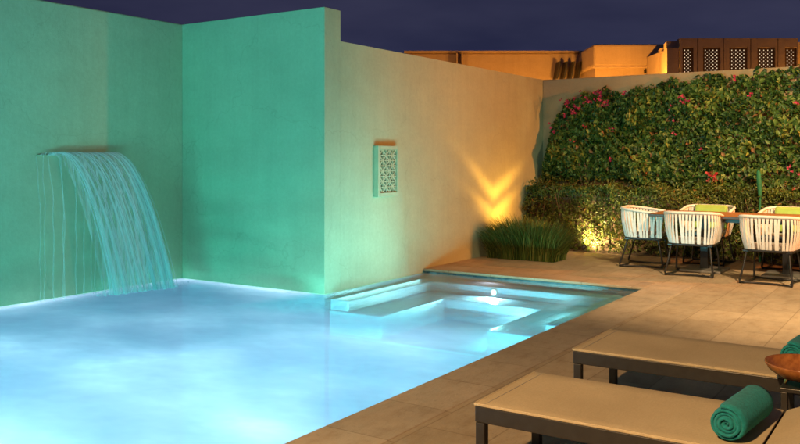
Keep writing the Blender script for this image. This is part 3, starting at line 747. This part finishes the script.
u1 = uplight((-5.00, 11.74, .004), (-5.88, 11.60, .50), 125, 'small spike uplight behind the ornamental grass by orange wall', 124, .35, hh=.36)
# stacked chevrons of light drawn into the lamp's strength; its head has no louvres
d = u1.data; d.use_nodes = True; n = d.node_tree; em = n.nodes['Emission']
def mth(op, *a):
    x = N(n, 'ShaderNodeMath', operation=op)
    for i, v in enumerate(a):
        if isinstance(v, (int, float)): x.inputs[i].default_value = v
        else: n.links.new(v, x.inputs[i])
    return x.outputs[0]
t = N(n, 'ShaderNodeTexCoord'); sp = N(n, 'ShaderNodeSeparateXYZ'); n.links.new(t.outputs['Normal'], sp.inputs[0])
zz = mth('ABSOLUTE', sp.outputs['Z']); uu = mth('ABSOLUTE', mth('DIVIDE', sp.outputs['X'], zz)); vv = mth('DIVIDE', sp.outputs['Y'], zz)
pp = mth('MULTIPLY_ADD', uu, -.42, vv); pp = mth('MULTIPLY_ADD', pp, .4, .5)
chev = ramp(n, pp, [(0, g3(.5)), (.28, g3(.8)), (.37, g3(1.2)), (.40, g3(2.0)), (.43, g3(.5)), (.48, g3(.5)), (.525, g3(2.4)), (.54, g3(1.8)), (.57, g3(.6)), (.68, g3(.42)), (.85, g3(.2)), (1, g3(0.02))])
sidem = N(n, 'ShaderNodeMapRange'); sidem.inputs['From Min'].default_value = .5; sidem.inputs['From Max'].default_value = 1.2; sidem.inputs['To Min'].default_value = 1; sidem.inputs['To Max'].default_value = .06
n.links.new(uu, sidem.inputs['Value']); chev = mth('MULTIPLY', chev, sidem.outputs[0])
u1.data.shadow_soft_size = .085
n.links.new(chev, em.inputs['Strength'])
uplight((-4.72, 12.42, .004), (-4.2, 13.3, .8), 130, 'small spike uplight glowing at the foot of the hedge', 160, .9, (1.0, .70, .32))


# ------------------------------------------------------------------ far buildings (front faces roughly square to the view)
def bq(px, d): return (px-400)/835*d
def bz(py, d): return 1.5-(py-157)/835*d
def fbox(b, r0, r1, f0, f1, z0, z1):
    vs = [cw(r, f, z) for z in (z0, z1) for r, f in ((r0, f0), (r1, f0), (r1, f1), (r0, f1))]
    b.add(vs, [(0,3,2,1),(4,5,6,7),(0,1,5,4),(1,2,6,5),(2,3,7,6),(3,0,4,7)])
BD = 27.0
# low wing with slanted fins
A = empty('courtyard_building', cw(bq(500, BD), BD, -.12), 0, 'long low amber lit building wing with four slanted dark fins', 'building')
def under(o, p):
    o.parent = p; o.matrix_parent_inverse = Matrix.Translation(p.location).inverted(); return o
b = MB(); fbox(b, bq(405, BD), bq(594, BD), BD, BD+5, -.1, bz(53, BD)); under(b.build('wall', M['facade'], bevel=.05), A)
b = MB(); fbox(b, bq(404, BD), bq(594, BD), BD-.06, BD+5.05, bz(53, BD)+.001, bz(52, BD)+.03); under(b.build('parapet', M['facade']), A)
for i in range(4):
    b = MB(); r0 = bq(556+i*7.0, BD-.4)
    for s_ in (0,):
        pts = [(r0, bz(80, BD)), (r0+.055, bz(80, BD)), (r0+.155, bz(63, BD)), (r0+.10, bz(63, BD))]
        vs = [cw(r, BD-.45, z) for r, z in pts] + [cw(r-.03, BD-.03, z) for r, z in pts]
        b.add(vs, [(0,1,2,3), (7,6,5,4), (0,4,5,1), (1,5,6,2), (2,6,7,3), (3,7,4,0)])
    under(b.build('slanted_fin', M['dark_metal']), A)
for px in (456, 461):
    b = MB(); vs = []
    fbox(b, bq(px, BD), bq(px+1.2, BD), BD-.25, BD-.01, -.1, bz(54, BD)); under(b.build('pilaster', M['facade']), A)
# middle block with ledge
D2 = 25.0
Bb = empty('courtyard_building', cw(bq(632, D2), D2, -.12), 0, 'plain blocky amber lit building with bright horizontal ledge', 'building')
b = MB(); fbox(b, bq(593.5, D2), bq(668, D2), D2, D2+4, bz(67, D2), bz(44, D2)); under(b.build('upper_storey', M['facade'], bevel=.07), Bb)
b = MB(); fbox(b, bq(596, D2), bq(668, D2), D2+.12, D2+4, -.1, bz(67, D2)-.002); under(b.build('lower_storey', M['facade']), Bb)
b = MB(); fbox(b, bq(592.5, D2), bq(664, D2), D2-.05, D2-.003, bz(68.5, D2), bz(66.6, D2)); under(b.build('ledge', M['facade'], bevel=.01), Bb)
b = MB(); fbox(b, bq(645, D2), bq(647.5, D2), D2+.02, D2+.116, bz(73, D2), bz(69.5, D2)); under(b.build('wall_lantern', M['dark_metal']), Bb)
# right block with lattice windows
D3 = 22.0
Cc = empty('courtyard_building', cw(bq(740, D3), D3, -.12), 0, 'brown building with five glowing lattice windows above the back wall', 'building')
wins = [(682.5, 693.5), (703, 720.5), (729.5, 747.5), (757.5, 775.5), (785, 797)]
bays = [(680, 697.2), (698, 723.2), (724, 750.4), (751.2, 777.6), (778.4, 798)]
zt_, zw0, zw1 = bz(38.3, D3), bz(78, D3), bz(47.5, D3)
for (b0, b1), (w0, w1) in zip(bays, wins):
    b = MB()
    R0, R1, Q0, Q1 = bq(b0, D3), bq(b1, D3), bq(w0, D3), bq(w1, D3)
    fbox(b, R0, Q0, D3, D3+.25, -.1, zt_); fbox(b, Q1, R1, D3, D3+.25, -.1, zt_); fbox(b, Q0+.001, Q1-.001, D3, D3+.25, zw1, zt_-.002); fbox(b, Q0+.001, Q1-.001, D3, D3+.25, -.1, zw0)
    under(b.build('wall_bay', M['facade']), Cc)
    b = MB(); fbox(b, Q0+.002, Q1-.002, D3+.10, D3+.13, zw0+.002, zw1-.002); wn = under(b.build('window', M['winglow']), Cc)
    b = MB(); nx_ = max(4, round((w1-w0)/1.9)); nz__ = 17; sx_, sz_ = (Q1-Q0)/nx_, (zw1-zw0)/nz__
    fw = .045
    fbox(b, Q0+.002, Q0+fw, D3+.03, D3+.06, zw0, zw1-.002); fbox(b, Q1-fw, Q1-.002, D3+.03, D3+.06, zw0, zw1-.002); fbox(b, Q0+fw, Q1-fw, D3+.03, D3+.06, zw1-fw, zw1-.002)
    for i in range(1, nx_): fbox(b, Q0+i*sx_-.011, Q0+i*sx_+.011, D3+.035, D3+.055, zw0, zw1-fw)
    for j in range(nz__): fbox(b, Q0+fw, Q1-fw, D3+.037, D3+.053, zw0+j*sz_-.011, zw0+j*sz_+.011)
    for i in range(nx_):
        for j in range(nz__):
            if (i+j) % 2: 
                cxx, czz = Q0+(i+.5)*sx_, zw0+(j+.5)*sz_; fbox(b, cxx-.014, cxx+.014, D3+.039, D3+.051, czz-.014, czz+.014)
    lt = b.build('lattice', M['stem']); lt.parent = wn; lt.matrix_parent_inverse = Matrix.Translation(Cc.location).inverted() if False else Matrix.Identity(4)
b = MB(); fbox(b, bq(680.3, D3), bq(798, D3)-.01, D3+.26, D3+5, -.1, zt_-.15); under(b.build('inner_wall', M['facade']), Cc)
b = MB(); fbox(b, bq(799, D3), bq(860, D3), D3+.8, D3+5, -.1, bz(38, D3)); under(b.build('side_wing', M['facade']), Cc)
# angled return wall with pilasters between the two blocks
b = MB(); p0, p1 = cw(bq(679.5, D3), D3+.05, 0), cw(bq(651, D3+7), D3+7, 0); dv = (p1-p0).normalized(); nv = Vector((dv.y, -dv.x, 0)); nv = nv if nv.dot(cw(0, 1)) < 0 else -nv
def seg(b, u0, u1, dep, z1):
    a, c_ = p0.lerp(p1, u0), p0.lerp(p1, u1); vs = []
    for z in (-.1, z1):
        for q in (a+nv*dep, c_+nv*dep, c_-nv*.3, a-nv*.3): vs.append((q.x, q.y, z))
    b.add(vs, [(0,3,2,1),(4,5,6,7),(0,1,5,4),(1,2,6,5),(2,3,7,6),(3,0,4,7)])
seg(b, 0, 1, 0, zt_-.25); under(b.build('return_wall', M['facade']), Cc)
for k in range(5):
    b = MB(); seg(b, k*.2+.02, k*.2+.10, .25, zt_-.05); under(b.build('pilaster', M['facade']), Cc)
# facade lamps behind the garden wall
for px, d_, z, en in ((440, BD-1.3, 1.6, 260), (520, BD-1.6, 1.2, 260), (575, BD-1.5, 1.6, 160), (630, D2-2.6, 3.0, 620), (665, D2-1.5, 2.0, 120), (710, D3-1.6, 1.6, 45), (765, D3-1.6, 1.6, 45), (812, D3-.2, 2.6, 200)):
    p = cw(bq(px, d_), d_, z); lamp('facade_lamp', 'POINT', p, en, AMBER, shadow_soft_size=.08)
